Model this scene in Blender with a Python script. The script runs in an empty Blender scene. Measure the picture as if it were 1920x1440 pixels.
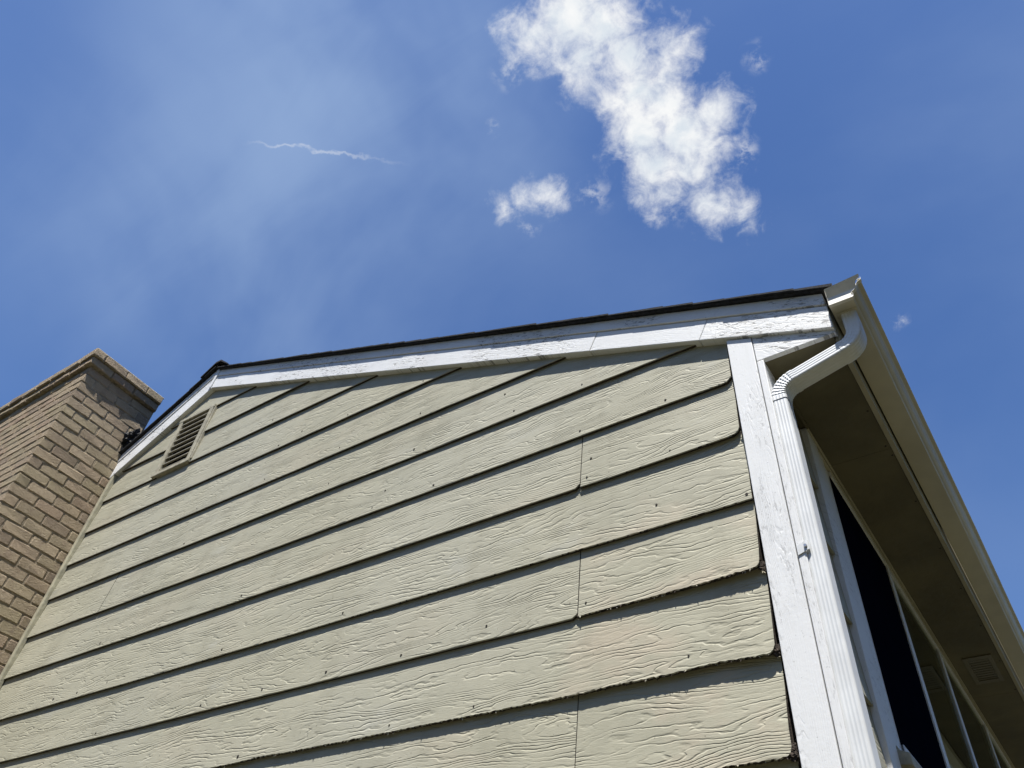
import bpy, bmesh, math, random
from mathutils import Vector, Matrix, noise

random.seed(7)
SC = bpy.context.scene
COL = SC.collection
ZO = 3.7276            # height above the ground of the siding lap that all house heights refer to

# ------------------------------------------------------------------ camera
cam_d = bpy.data.cameras.new("camera")
cam = bpy.data.objects.new("camera", cam_d)
COL.objects.link(cam)
RX = Vector((0.8322482, 0.5490318, 0.0769876))
DN = Vector((-0.3468245, 0.6239321, -0.7003010))
FW = Vector((-0.4325226, 0.5561231, 0.7096840))
UP, BK = -DN, -FW
cam.matrix_world = Matrix(((RX.x, UP.x, BK.x, 0.5667), (RX.y, UP.y, BK.y, -2.0569),
                           (RX.z, UP.z, BK.z, 1.6), (0, 0, 0, 1)))
cam_d.sensor_width = 36.0
cam_d.lens = 1468.09 / 1920 * 36.0
cam_d.clip_start = 0.05
cam_d.clip_end = 6000
SC.camera = cam

# ------------------------------------------------------------------ light and exposure
SUN = Vector((0.155, -0.335, 0.93)).normalized()      # direction towards the sun
elev = math.asin(SUN.z)
sun_d = bpy.data.lights.new("sun", 'SUN')
sun_d.energy = 5.0
sun_d.angle = math.radians(0.53)
sun_d.color = (1.0, 0.975, 0.925)
sun = bpy.data.objects.new("sun", sun_d)
COL.objects.link(sun)
sun.rotation_euler = (-SUN).to_track_quat('-Z', 'Y').to_euler()
sun.location = (0, -20, 40)
SC.view_settings.view_transform = 'Standard'
SC.view_settings.look = 'None'
SC.view_settings.gamma = 1.0
SC.view_settings.use_curve_mapping = False
SC.view_settings.exposure = 0.68


SC.cycles.max_bounces = 6
SC.cycles.diffuse_bounces = 3
SC.cycles.glossy_bounces = 4
SC.cycles.transparent_max_bounces = 8
SC.cycles.caustics_reflective = False
SC.cycles.caustics_refractive = False


class NT:
    """tiny helper to write node trees as expressions"""
    def __init__(self, tree):
        self.t = tree

    def n(self, typ, **kw):
        nd = self.t.nodes.new(typ)
        for k, v in kw.items():
            setattr(nd, k, v)
        return nd

    def put(self, sock, v):
        if v is None:
            return
        if isinstance(v, bpy.types.NodeSocket):
            self.t.links.new(v, sock)
        elif isinstance(v, bpy.types.Node):
            self.t.links.new(v.outputs[0], sock)
        else:
            if isinstance(v, (tuple, list)) and len(v) == 3 and sock.type == 'RGBA':
                v = (*v, 1)
            sock.default_value = v

    def m(self, op, a, b=None, c=None, clamp=False):
        nd = self.n('ShaderNodeMath', operation=op, use_clamp=clamp)
        for i, v in enumerate((a, b, c)):
            self.put(nd.inputs[i], v)
        return nd.outputs[0]

    def v(self, op, a, b=None, scale=None):
        nd = self.n('ShaderNodeVectorMath', operation=op)
        self.put(nd.inputs[0], a)
        self.put(nd.inputs[1], b)
        if scale is not None:
            self.put(nd.inputs['Scale'], scale)
        return nd.outputs['Value'] if op in ('DOT_PRODUCT', 'LENGTH', 'DISTANCE') else nd.outputs[0]

    def noise(self, vec, scale=5, detail=2, rough=0.5, dist=0.0, lac=2.0):
        nd = self.n('ShaderNodeTexNoise')
        nd.noise_dimensions = '3D'
        self.put(nd.inputs['Vector'], vec)
        self.put(nd.inputs['Scale'], scale)
        self.put(nd.inputs['Detail'], detail)
        self.put(nd.inputs['Roughness'], rough)
        self.put(nd.inputs['Lacunarity'], lac)
        self.put(nd.inputs['Distortion'], dist)
        return nd.outputs[0]

    def ramp(self, fac, lo, hi, a=0.0, b=1.0, smooth=True):
        nd = self.n('ShaderNodeMapRange')
        nd.interpolation_type = 'SMOOTHSTEP' if smooth else 'LINEAR'
        nd.clamp = True
        for i, v in enumerate((fac, lo, hi, a, b)):
            self.put(nd.inputs[i], v)
        return nd.outputs[0]

    def mix(self, fac, a, b, blend='MIX'):
        nd = self.n('ShaderNodeMix', data_type='RGBA', blend_type=blend)
        self.put(nd.inputs[0], fac)
        self.put(nd.inputs[6], a)
        self.put(nd.inputs[7], b)
        return nd.outputs[2]

    def xyz(self, vec):
        nd = self.n('ShaderNodeSeparateXYZ')
        self.put(nd.inputs[0], vec)
        return nd.outputs

    def comb(self, x, y, z):
        nd = self.n('ShaderNodeCombineXYZ')
        for i, v in enumerate((x, y, z)):
            self.put(nd.inputs[i], v)
        return nd.outputs[0]


# ------------------------------------------------------------------ sky
world = bpy.data.worlds.new("World")
SC.world = world
world.use_nodes = True
wt = world.node_tree
wt.nodes.clear()
W = NT(wt)
sky = W.n('ShaderNodeTexSky', sky_type='NISHITA')
sky.sun_disc = False
sky.sun_elevation = elev
sky.sun_rotation = math.atan2(SUN.x, SUN.y)
sky.altitude = 100
sky.air_density = 1.0
sky.dust_density = 0.6
sky.ozone_density = 1.6
dirn = W.v('NORMALIZE', W.n('ShaderNodeTexCoord').outputs['Generated'])
hs = W.n('ShaderNodeHueSaturation')
W.put(hs.inputs['Saturation'], 1.12)
W.put(hs.inputs['Value'], 1.0)
W.put(hs.inputs['Hue'], 0.507)
W.put(hs.inputs['Color'], sky)
skycol = W.mix(1.0, hs.outputs[0], (0.82, 1.0, 1.17), 'MULTIPLY')
# thin high veil, the same noise over the whole sky
wv = W.v('MULTIPLY', dirn, (1.0, 1.0, 1.6))
veil = W.noise(wv, 1.5, 5, 0.5, 0.4)
veil2 = W.noise(W.v('MULTIPLY', dirn, (1.0, 3.0, 1.0)), 3.0, 5, 0.55, 1.0)
veil = W.ramp(W.m('ADD', W.m('MULTIPLY', veil, 0.85), W.m('MULTIPLY', veil2, 0.11)), 0.34, 0.72)
vx = W.xyz(dirn)
skycol = W.mix(W.m('MULTIPLY', veil, 0.16), skycol, (3.0, 4.0, 5.7))
# cumulus: field of puffs in a plane tangent to the sky
cw, cu, cv = (-0.172632, 0.389580, 0.904669), (0.914259, 0.405130, 0.0), (0.366508, -0.827101, 0.426116)
dw = W.v('DOT_PRODUCT', dirn, cw)
dwc = W.m('MAXIMUM', dw, 0.05)
P0 = W.comb(W.m('DIVIDE', W.v('DOT_PRODUCT', dirn, cu), dwc), W.m('DIVIDE', W.v('DOT_PRODUCT', dirn, cv), dwc), 0.0)
for (a, b, r, k) in [(-0.33, 0.12, 0.44, 0.46), (-0.62, -0.16, 0.42, 0.36), (0.42, -0.02, 0.30, 0.10), (-0.10, 0.25, 0.30, 0.22)]:
    t = W.m('MULTIPLY', W.ramp(W.v('DISTANCE', P0, (a, b, 0.0)), r, 0.0), W.m('MULTIPLY', W.ramp(veil, -0.1, 0.8), k))
    skycol = W.mix(W.m('MULTIPLY', t, W.ramp(dw, 0.1, 0.4)), skycol, (3.5, 4.7, 6.5))
# warp so that outlines break up
wn = W.n('ShaderNodeTexNoise')
W.put(wn.inputs['Vector'], P0)
wn.inputs['Scale'].default_value = 16
wn.inputs['Detail'].default_value = 5
wn.inputs['Roughness'].default_value = 0.62
PW = W.v('ADD', P0, W.v('SCALE', W.v('SUBTRACT', wn.outputs['Color'], (0.5, 0.5, 0.5)), scale=0.042))
CIRC = [(-0.106, 0.0901, 0.028), (-0.0669, 0.1023, 0.045), (-0.0224, 0.0922, 0.040), (-0.0458, 0.0591, 0.031),
        (0.0016, 0.0529, 0.036), (0.043, 0.0410, 0.027), (0.0589, 0.0560, 0.017), (0.007, 0.0112, 0.041),
        (0.0373, -0.0044, 0.038), (0.0168, -0.0324, 0.041), (0.0606, -0.0374, 0.042), (0.1014, -0.0209, 0.021),
        (0.091, -0.0531, 0.025), (0.0273, -0.0709, 0.036), (0.0651, -0.075, 0.029), (0.0319, -0.1031, 0.021),
        (0.0857, -0.1151, 0.020), (0.101, -0.1295, 0.021), (0.1323, -0.1404, 0.0115), (-0.1603, -0.0945, 0.0085),
        (-0.1200, -0.1000, 0.0110), (-0.1040, -0.098, 0.0100), (-0.140, -0.099, 0.008), (-0.0376, 0.1542, 0.055)]
fld = None
for (a, b, r) in CIRC:
    d = W.v('DISTANCE', PW, (a, b, 0.0))
    t = W.m('SUBTRACT', r * 1.0, d)
    if fld is None:
        fld = t
    else:
        fld = W.m('SMOOTH_MAX', fld, t, 0.012)
wisp = None
for (a, b, r, k) in [(0.1307, -0.0698, 0.026, 0.5), (0.1449, 0.0379, 0.022, 0.42), (0.3147, -0.2883, 0.016, 0.38),
                     (-0.0524, -0.0944, 0.03, 0.42), (-0.1371, -0.1323, 0.022, 0.4), (-0.14, 0.06, 0.03, 0.4),
                     (-0.165, 0.0, 0.014, 0.3), (0.05, -0.128, 0.03, 0.35)]:
    t = W.m('MULTIPLY', W.ramp(W.v('DISTANCE', PW, (a, b, 0.0)), r, 0.0), k)
    wisp = t if wisp is None else W.m('MAXIMUM', wisp, t)
fb = W.noise(P0, 30, 7, 0.6, 0.5)
fb2 = W.noise(P0, 120, 5, 0.65, 0.0)
fbm = W.m('ADD', W.m('MULTIPLY', W.m('SUBTRACT', fb, 0.5), 0.08), W.m('MULTIPLY', W.m('SUBTRACT', fb2, 0.5), 0.024))
den = W.ramp(W.m('ADD', fld, fbm), -0.021, 0.036)
wispd = W.m('MULTIPLY', wisp, W.ramp(W.m('ADD', W.m('MULTIPLY', fb, 0.7), W.m('MULTIPLY', fb2, 0.3)), 0.44, 0.62))
# thin contrail-like streak
q = W.xyz(PW)
ax, ay, bx, by = -0.4697, 0.0111, -0.2974, -0.031
L = math.hypot(bx - ax, by - ay)
ex, ey = (bx - ax) / L, (by - ay) / L
sx_ = W.m('ADD', W.m('MULTIPLY', W.m('SUBTRACT', q[0], ax), ex), W.m('MULTIPLY', W.m('SUBTRACT', q[1], ay), ey))
sy_ = W.m('ADD', W.m('MULTIPLY', W.m('SUBTRACT', q[0], ax), -ey), W.m('MULTIPLY', W.m('SUBTRACT', q[1], ay), ex))
str_ = W.m('MULTIPLY', W.ramp(W.m('ABSOLUTE', sy_), 0.0028, 0.0), W.m('MULTIPLY', W.ramp(sx_, -0.03, 0.05), W.ramp(sx_, L + 0.03, L * 0.45)))
str_ = W.m('MULTIPLY', W.m('MULTIPLY', str_, 0.33), W.ramp(fb, 0.28, 0.56))
front = W.ramp(dw, 0.2, 0.4)
den = W.m('MULTIPLY', W.m('MAXIMUM', den, W.m('MAXIMUM', wispd, str_)), front, clamp=True)
shade = W.noise(W.v('ADD', P0, (0.012, 0.018, 0.3)), 17, 5, 0.55, 0.5)
core = W.ramp(fld, 0.004, 0.045)
shade = W.m('MULTIPLY', W.ramp(shade, 0.38, 0.62), W.m('ADD', W.m('MULTIPLY', core, 0.75), 0.25))
ccol = W.mix(shade, (7.4, 7.45, 7.4), (5.2, 5.8, 6.4))
skycol = W.mix(W.m('MULTIPLY', den, 0.97), skycol, ccol)
bg = W.n('ShaderNodeBackground')
W.put(bg.inputs['Color'], skycol)
bg.inputs['Strength'].default_value = 0.082
world.cycles.sampling_method = 'MANUAL'
world.cycles.sample_map_resolution = 512
wo = W.n('ShaderNodeOutputWorld')
wt.links.new(bg.outputs[0], wo.inputs['Surface'])


# ------------------------------------------------------------------ materials
def new_mat(name):
    mt = bpy.data.materials.new(name)
    mt.use_nodes = True
    t = mt.node_tree
    t.nodes.clear()
    N = NT(t)
    b = N.n('ShaderNodeBsdfPrincipled')
    o = N.n('ShaderNodeOutputMaterial')
    t.links.new(b.outputs[0], o.inputs['Surface'])
    return mt, N, b


def bump(N, b, h, dist, strength=1.0):
    bn = N.n('ShaderNodeBump')
    bn.inputs['Strength'].default_value = strength
    bn.inputs['Distance'].default_value = dist
    N.put(bn.inputs['Height'], h)
    N.t.links.new(bn.outputs[0], b.inputs['Normal'])


def obj_co(N):
    return N.n('ShaderNodeTexCoord').outputs['Object']


def rnd(N):
    return N.n('ShaderNodeObjectInfo').outputs['Random']


def woodgrain(N, along, across, seed, lines=58.0, swirl=17.0):
    """embossed cedar grain: iso-lines of a stretched noise field, 1 in the plain, 0 in a groove"""
    s = N.m('MULTIPLY', seed, 61.0)
    p = N.comb(N.m('ADD', N.m('MULTIPLY', along, 1.5), s), N.m('MULTIPLY', across, 9.5), s)
    n1 = N.noise(p, 1.0, 2.5, 0.45, 0.25)
    p2 = N.comb(N.m('ADD', N.m('MULTIPLY', along, 17.0), s), N.m('MULTIPLY', across, 46.0), 3.1)
    n2 = N.noise(p2, 1.0, 2, 0.5)
    t = N.m('ADD', N.m('MULTIPLY', across, N.m('ADD', lines * 0.7, N.m('MULTIPLY', N.m('FRACT', N.m('MULTIPLY', seed, 7.3)), lines * 0.5))), N.m('ADD', N.m('MULTIPLY', n1, N.m('ADD', swirl * 0.6, N.m('MULTIPLY', N.m('FRACT', N.m('MULTIPLY', seed, 13.7)), swirl * 0.7))), N.m('MULTIPLY', n2, 1.3)))
    f = N.m('FRACT', t)
    g = N.m('MULTIPLY', N.ramp(f, 0.0, 0.34), N.ramp(f, 1.0, 0.84))          # valley at the wrap
    pa = N.comb(N.m('ADD', N.m('MULTIPLY', along, 5.0), s), N.m('MULTIPLY', across, 30.0), 9.7)
    amp = N.ramp(N.noise(pa, 1.0, 2, 0.5), 0.36, 0.62, 0.15, 1.0)
    return N.m('SUBTRACT', 1.0, N.m('MULTIPLY', N.m('SUBTRACT', 1.0, g), amp))


def mat_siding(name, side=False, base=(0.428, 0.405, 0.306)):
    mt, N, b = new_mat(name)
    co = obj_co(N)
    c = N.xyz(co)
    al = c[1] if side else c[0]
    z = c[2]
    r = rnd(N)
    g = woodgrain(N, al, z, r)
    fine = N.noise(N.comb(N.m('MULTIPLY', al, 38.0), N.m('MULTIPLY', z, 260.0), r), 1.0, 3, 0.6)
    mott = N.noise(N.comb(al, N.m('MULTIPLY', z, 2.0), r), 2.3, 4, 0.55)
    pink = N.ramp(N.noise(N.comb(al, N.m('MULTIPLY', z, 1.5), N.m('MULTIPLY', r, 9.0)), 2.1, 4, 0.6), 0.50, 0.68)
    # faded paint is warmer towards the weathered corner end of the lower boards
    low = N.m('MULTIPLY', N.ramp(al, -1.6, -0.1), N.ramp(z, ZO + 0.2, ZO - 0.9))
    col = N.mix(N.ramp(mott, 0.32, 0.7), base, tuple(x * k for x, k in zip(base, (0.90, 0.905, 0.90))))
    col = N.mix(N.m('MULTIPLY', pink, N.m('ADD', N.m('MULTIPLY', low, 0.5), 0.12)), col, (0.49, 0.405, 0.305))
    chalk = N.ramp(N.noise(co, 0.55, 3, 0.5), 0.42, 0.62)
    col = N.mix(N.m('MULTIPLY', chalk, 0.35), col, (0.430, 0.420, 0.350))
    col = N.mix(N.m('MULTIPLY', N.m('SUBTRACT', 1.0, g), 0.10), col, (0.25, 0.23, 0.16))
    smear = N.ramp(N.noise(N.comb(N.m('MULTIPLY', al, 2.2), N.m('MULTIPLY', z, 5.0), 2.0), 1.0, 5, 0.65), 0.58, 0.72)
    col = N.mix(N.m('MULTIPLY', smear, 0.22), col, (0.50, 0.50, 0.465))
    grime = N.noise(N.comb(N.m('MULTIPLY', al, 7.0), N.m('MULTIPLY', z, 0.9), r), 1.0, 5, 0.62)
    col = N.mix(N.m('MULTIPLY', N.ramp(grime, 0.48, 0.74), 0.30), col, (0.27, 0.25, 0.18))
    spk = N.ramp(N.noise(co, 75.0, 2, 0.5), 0.715, 0.75)
    col = N.mix(N.m('MULTIPLY', spk, 0.55), col, (0.12, 0.11, 0.08))
    N.put(b.inputs['Base Color'], col)
    b.inputs['Roughness'].default_value = 0.62
    b.inputs['Specular IOR Level'].default_value = 0.3
    h = N.m('ADD', g, N.m('ADD', N.m('MULTIPLY', fine, 0.42), N.m('MULTIPLY', N.noise(co, 9.0, 2, 0.5), 1.4)))
    bump(N, b, h, 0.0016, 1.0)
    return mt


def mat_trim(name, grain='x', wear=0.5):
    """white gloss house paint on board, hairline cracks, a few chips down to grey wood"""
    mt, N, b = new_mat(name)
    co = obj_co(N)
    c = N.xyz(co)
    if grain == 'x':        # along the rake
        al = N.m('SUBTRACT', N.m('MULTIPLY', c[0], 0.923), N.m('MULTIPLY', c[2], 0.385))
        ac = N.m('ADD', N.m('MULTIPLY', c[0], 0.385), N.m('MULTIPLY', c[2], 0.923))
    elif grain == 'y':
        al, ac = c[1], N.m('ADD', c[0], c[2])
    else:
        al, ac = c[2], N.m('ADD', c[0], c[1])
    r = rnd(N)
    g = woodgrain(N, al, ac, r, 60.0, 26.0)
    zone = N.ramp(N.noise(N.comb(al, N.m('MULTIPLY', ac, 2.0), N.m('MULTIPLY', r, 5.0)), 2.6, 3, 0.5), 0.44, 0.62)
    if grain == 'x':      # the stretches where the paint has let go
        for (xc_, xw_, k_) in ((-2.55, 0.55, 1.0), (-0.85, 0.28, 0.8), (0.32, 0.16, 1.0), (-1.75, 0.3, 0.5)):
            bmpx = N.m('MULTIPLY', N.ramp(N.m('ABSOLUTE', N.m('SUBTRACT', c[0], xc_)), xw_, xw_ * 0.3), k_)
            zone = N.m('MAXIMUM', zone, bmpx)
    fl = N.noise(N.comb(N.m('MULTIPLY', al, 26.0), N.m('MULTIPLY', ac, 90.0), r), 1.0, 4, 0.62)
    chip = N.m('MULTIPLY', N.ramp(fl, 0.57, 0.62), N.ramp(zone, 0.35, 0.8))
    crk = N.noise(N.comb(N.m('MULTIPLY', al, 9.0), N.m('MULTIPLY', ac, 120.0), 4.0), 1.0, 3, 0.6)
    crk = N.m('MULTIPLY', N.ramp(N.m('ABSOLUTE', N.m('SUBTRACT', crk, 0.5)), 0.012, 0.0), zone)
    dirt = N.ramp(N.noise(co, 6.0, 4, 0.6), 0.45, 0.75)
    col = N.mix(N.m('MULTIPLY', dirt, 0.35), (0.81, 0.81, 0.805), (0.71, 0.71, 0.70))
    fleck = N.ramp(N.noise(co, 115.0, 2, 0.5), 0.70, 0.74)
    run = N.ramp(N.noise(N.comb(N.m('MULTIPLY', N.m('ADD', c[0], c[1]), 28.0), N.m('MULTIPLY', c[2], 2.0), 1.0), 1.0, 4, 0.6), 0.52, 0.75)
    col = N.mix(N.m('MULTIPLY', run, 0.12), col, (0.55, 0.55, 0.52))
    col = N.mix(N.m('MULTIPLY', fleck, 0.35), col, (0.25, 0.25, 0.24))
    dmg = N.m('MAXIMUM', N.m('MULTIPLY', chip, wear), N.m('MULTIPLY', crk, wear * 0.8))
    col = N.mix(dmg, col, (0.24, 0.235, 0.225))
    N.put(b.inputs['Base Color'], col)
    b.inputs['Roughness'].default_value = 0.5
    b.inputs['Specular IOR Level'].default_value = 0.35
    peel = N.noise(co, 70.0, 4, 0.6)
    h = N.m('ADD', N.m('MULTIPLY', g, N.m('ADD', 0.25, N.m('MULTIPLY', zone, 0.9))),
            N.m('SUBTRACT', N.m('MULTIPLY', peel, 0.8), N.m('MULTIPLY', dmg, 1.2)))
    bump(N, b, h, 0.0010 if grain == 'x' else 0.0005, 0.9)
    return mt


def mat_plain(name, col, rough=0.5, metal=0.0, var=0.12, scale=8.0, bmp=0.0, bscale=60.0, spec=0.4):
    mt, N, b = new_mat(name)
    co = obj_co(N)
    f = N.ramp(N.noise(co, scale, 4, 0.58), 0.3, 0.72)
    N.put(b.inputs['Base Color'], N.mix(f, tuple(c * (1 - var) for c in col), tuple(min(1, c * (1 + var)) for c in col)))
    b.inputs['Roughness'].default_value = rough
    b.inputs['Metallic'].default_value = metal
    b.inputs['Specular IOR Level'].default_value = spec
    if bmp:
        bump(N, b, N.noise(co, bscale, 4, 0.6), bmp, 1.0)
    return mt


def mat_brick():
    mt, N, b = new_mat('brick_clay')
    co = obj_co(N)
    r = rnd(N)
    cr = N.n('ShaderNodeValToRGB')
    N.put(cr.inputs[0], r)
    el = cr.color_ramp.elements
    cr.color_ramp.interpolation = 'LINEAR'
    el[0].position = 0.0
    el[0].color = (0.40, 0.315, 0.215, 1)
    el[1].position = 1.0
    el[1].color = (0.36, 0.265, 0.19, 1)
    for p, c in ((0.25, (0.45, 0.36, 0.25, 1)), (0.45, (0.38, 0.315, 0.205, 1)), (0.6, (0.41, 0.32, 0.225, 1)),
                 (0.75, (0.30, 0.235, 0.17, 1)), (0.88, (0.43, 0.335, 0.23, 1))):
        e = el.new(p)
        e.color = c
    sh = N.v('ADD', co, N.comb(N.m('MULTIPLY', r, 31.0), N.m('MULTIPLY', r, 17.0), 0.0))
    n1 = N.noise(sh, 16.0, 4, 0.6)
    n2 = N.noise(sh, 90.0, 4, 0.65)
    col = N.mix(N.m('MULTIPLY', N.ramp(n1, 0.50, 0.70), 0.55), cr, (0.285, 0.215, 0.16))
    col = N.mix(N.m('MULTIPLY', N.ramp(n2, 0.52, 0.72), 0.35), col, (0.54, 0.46, 0.35))
    N.put(b.inputs['Base Color'], col)
    b.inputs['Roughness'].default_value = 0.9
    b.inputs['Specular IOR Level'].default_value = 0.15
    wv = N.noise(N.v('MULTIPLY', sh, (60, 60, 140)), 1.0, 3, 0.6, 1.2)
    bump(N, b, N.m('ADD', N.m('MULTIPLY', n2, 0.7), N.m('ADD', n1, N.m('MULTIPLY', wv, 1.5))), 0.009, 1.0)
    return mt


def mat_glass():
    mt = bpy.data.materials.new('window_glass')
    mt.use_nodes = True
    t = mt.node_tree
    t.nodes.clear()
    N = NT(t)
    fr = N.n('ShaderNodeFresnel')
    fr.inputs[0].default_value = 1.52
    tr = N.n('ShaderNodeBsdfTransparent')
    tr.inputs[0].default_value = (0.80, 0.88, 0.84, 1)
    gl = N.n('ShaderNodeBsdfGlossy')
    gl.inputs['Roughness'].default_value = 0.012
    gl.inputs['Color'].default_value = (0.86, 0.94, 0.90, 1)
    mx = N.n('ShaderNodeMixShader')
    t.links.new(fr.outputs[0], mx.inputs[0])
    t.links.new(tr.outputs[0], mx.inputs[1])
    t.links.new(gl.outputs[0], mx.inputs[2])
    o = N.n('ShaderNodeOutputMaterial')
    t.links.new(mx.outputs[0], o.inputs[0])
    return mt


def mat_grass():
    mt, N, b = new_mat('lawn_grass')
    co = obj_co(N)
    n1 = N.noise(co, 0.35, 5, 0.6)
    n2 = N.noise(co, 18.0, 4, 0.7)
    col = N.mix(N.ramp(n1, 0.35, 0.65), (0.070, 0.064, 0.040), (0.100, 0.088, 0.060))
    col = N.mix(N.ramp(n2, 0.3, 0.7), col, (0.066, 0.064, 0.038))
    N.put(b.inputs['Base Color'], col)
    b.inputs['Roughness'].default_value = 0.9
    bump(N, b, n2, 0.03)
    return mt


M = {
    'siding': mat_siding('siding_paint'),
    'siding_side': mat_siding('siding_paint_side', True),
    'rake': mat_trim('rake_white_paint', 'x', 0.8),
    'corner': mat_trim('corner_white_paint', 'z', 0.35),
    'trimy': mat_trim('window_white_paint', 'y', 0.3),
    'beige': mat_plain('beige_trim_paint', (0.40, 0.375, 0.27), 0.6, var=0.2, scale=14, bmp=0.002, bscale=40),
    'raw': mat_plain('weathered_hardboard', (0.050, 0.037, 0.027), 0.9, var=0.7, scale=45, bmp=0.006, bscale=160),
    'sheath': mat_plain('dark_sheathing', (0.045, 0.034, 0.024), 0.9, var=0.3),
    'interior': mat_plain('interior_plaster', (0.34, 0.34, 0.33), 0.9),
    'shingle': mat_plain('asphalt_shingle', (0.022, 0.022, 0.026), 0.92, var=0.5, scale=60, bmp=0.004, bscale=420),
    'brick': mat_brick(),
    'mortar': mat_plain('aged_mortar', (0.28, 0.23, 0.16), 0.95, var=0.35, scale=30, bmp=0.004, bscale=120),
    'wash': mat_plain('mortar_wash', (0.50, 0.45, 0.36), 0.95, var=0.25, scale=20, bmp=0.006, bscale=80),
    'alu': mat_plain('white_aluminium', (0.745, 0.755, 0.755), 0.42, var=0.07, scale=9, spec=0.5),
    'gutter': mat_plain('almond_gutter_paint', (0.56, 0.525, 0.42), 0.40, var=0.09, scale=4.0, spec=0.5),
    'cap': mat_plain('gutter_end_paint', (0.72, 0.69, 0.61), 0.45, var=0.08, scale=25, spec=0.5),
    'soffit': mat_plain('brown_soffit_paint', (0.140, 0.122, 0.070), 0.7, var=0.26, scale=2.2, bmp=0.002, bscale=25),
    'fascia': mat_plain('tan_fascia_paint', (0.42, 0.385, 0.28), 0.6, var=0.1, scale=6),
    'soffit_vent': mat_plain('tan_vent_metal', (0.150, 0.130, 0.078), 0.5, var=0.1),
    'ventwood': mat_plain('vent_paint', (0.40, 0.37, 0.28), 0.65, var=0.22, scale=20, bmp=0.002, bscale=90),
    'slat': mat_plain('louver_paint', (0.30, 0.28, 0.22), 0.6, var=0.2, scale=20),
    'screen': mat_plain('insect_screen', (0.0035, 0.0045, 0.011), 0.8, var=0.1, spec=0.0),
    'nail': mat_plain('rusty_nail', (0.03, 0.024, 0.018), 0.8, var=0.4),
    'steel': mat_plain('screw_steel', (0.45, 0.46, 0.47), 0.35, 1.0, var=0.1),
    'tar': mat_plain('roof_tar', (0.012, 0.012, 0.014), 0.6, var=0.4, bmp=0.006, bscale=60),
    'glass': mat_glass(),
    'grass': mat_grass(),
    'leaf': mat_plain('tree_leaf', (0.045, 0.068, 0.022), 0.7, var=0.4, scale=1.5),
    'bark': mat_plain('tree_bark', (0.10, 0.08, 0.06), 0.9, var=0.3),
}


# ------------------------------------------------------------------ mesh helpers (house heights are relative to ZO)
def link(name, me, parent=None):
    o = bpy.data.objects.new(name, me)
    COL.objects.link(o)
    if parent is not None:
        o.parent = parent
    return o


def mesh(name, verts, faces, mats, parent=None, smooth=False, midx=None, lift=True):
    me = bpy.data.meshes.new(name)
    dz = ZO if lift else 0.0
    me.from_pydata([(v[0], v[1], v[2] + dz) for v in verts], [], faces)
    for m_ in (mats if isinstance(mats, (list, tuple)) else [mats]):
        me.materials.append(m_)
    if midx:
        me.polygons.foreach_set('material_index', midx)
    if smooth:
        me.polygons.foreach_set('use_smooth', [True] * len(me.polygons))
    me.update()
    return link(name, me, parent)


def recalc(o, bev=0.0, segs=1):
    bm = bmesh.new()
    bm.from_mesh(o.data)
    bmesh.ops.recalc_face_normals(bm, faces=bm.faces)
    if bev:
        es = [e for e in bm.edges if len(e.link_faces) == 2 and e.calc_face_angle(0) > 0.5]
        bmesh.ops.bevel(bm, geom=es, offset=bev, segments=segs, profile=0.6, affect='EDGES', clamp_overlap=True)
    bm.to_mesh(o.data)
    bm.free()
    o.data.update()
    return o


BOXF = [(0, 3, 2, 1), (4, 5, 6, 7), (0, 1, 5, 4), (1, 2, 6, 5), (2, 3, 7, 6), (3, 0, 4, 7)]


def boxv(x0, x1, y0, y1, z0, z1):
    return [(x0, y0, z0), (x1, y0, z0), (x1, y1, z0), (x0, y1, z0), (x0, y0, z1), (x1, y0, z1), (x1, y1, z1), (x0, y1, z1)]


def box(name, x0, x1, y0, y1, z0, z1, mat, parent=None, bev=0.0):
    return recalc(mesh(name, boxv(x0, x1, y0, y1, z0, z1), BOXF, mat, parent), bev, 2)


KS = 0.0185     # the eave side is a touch out of square with the gable


def sbox(name, o0, o1, a0, a1, z0, z1, mat, parent=None, bev=0.0):
    """box on the eave side: o outward, a along the eave"""
    v = [(x + KS * y, y, z) for x, y, z in boxv(o0, o1, a0, a1, z0, z1)]
    return recalc(mesh(name, v, BOXF, mat, parent), bev, 2)


def prism(name, poly, y0, y1, mat, parent=None, bev=0.0):
    """polygon in x-z, extruded along y"""
    n = len(poly)
    v = [(x, y0, z) for x, z in poly] + [(x, y1, z) for x, z in poly]
    f = [tuple(range(n)), tuple(range(2 * n - 1, n - 1, -1))] + [(i, (i + 1) % n, n + (i + 1) % n, n + i) for i in range(n)]
    return recalc(mesh(name, v, f, mat, parent), bev, 2)


def empty(name, parent=None, loc=(0, 0, 0)):
    o = bpy.data.objects.new(name, None)
    COL.objects.link(o)
    o.location = loc
    o.empty_display_size = 0.3
    if parent is not None:
        o.parent = parent
    return o


# ------------------------------------------------------------------ ground
gv, gf = [], []
G = [-3000, -600, -120, -40, -15, -6, 0, 6, 15, 40, 120, 600, 3000]
for yy in G:
    for xx in G:
        gv.append((xx, yy, 0.0))
ng = len(G)
for j in range(ng - 1):
    for i in range(ng - 1):
        gf.append((j * ng + i, j * ng + i + 1, (j + 1) * ng + i + 1, (j + 1) * ng + i))
ground = mesh('ground', gv, gf, M['grass'], lift=False)
ground['kind'] = 'structure'
ground['label'] = 'green lawn spreading around the sided house'

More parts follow.
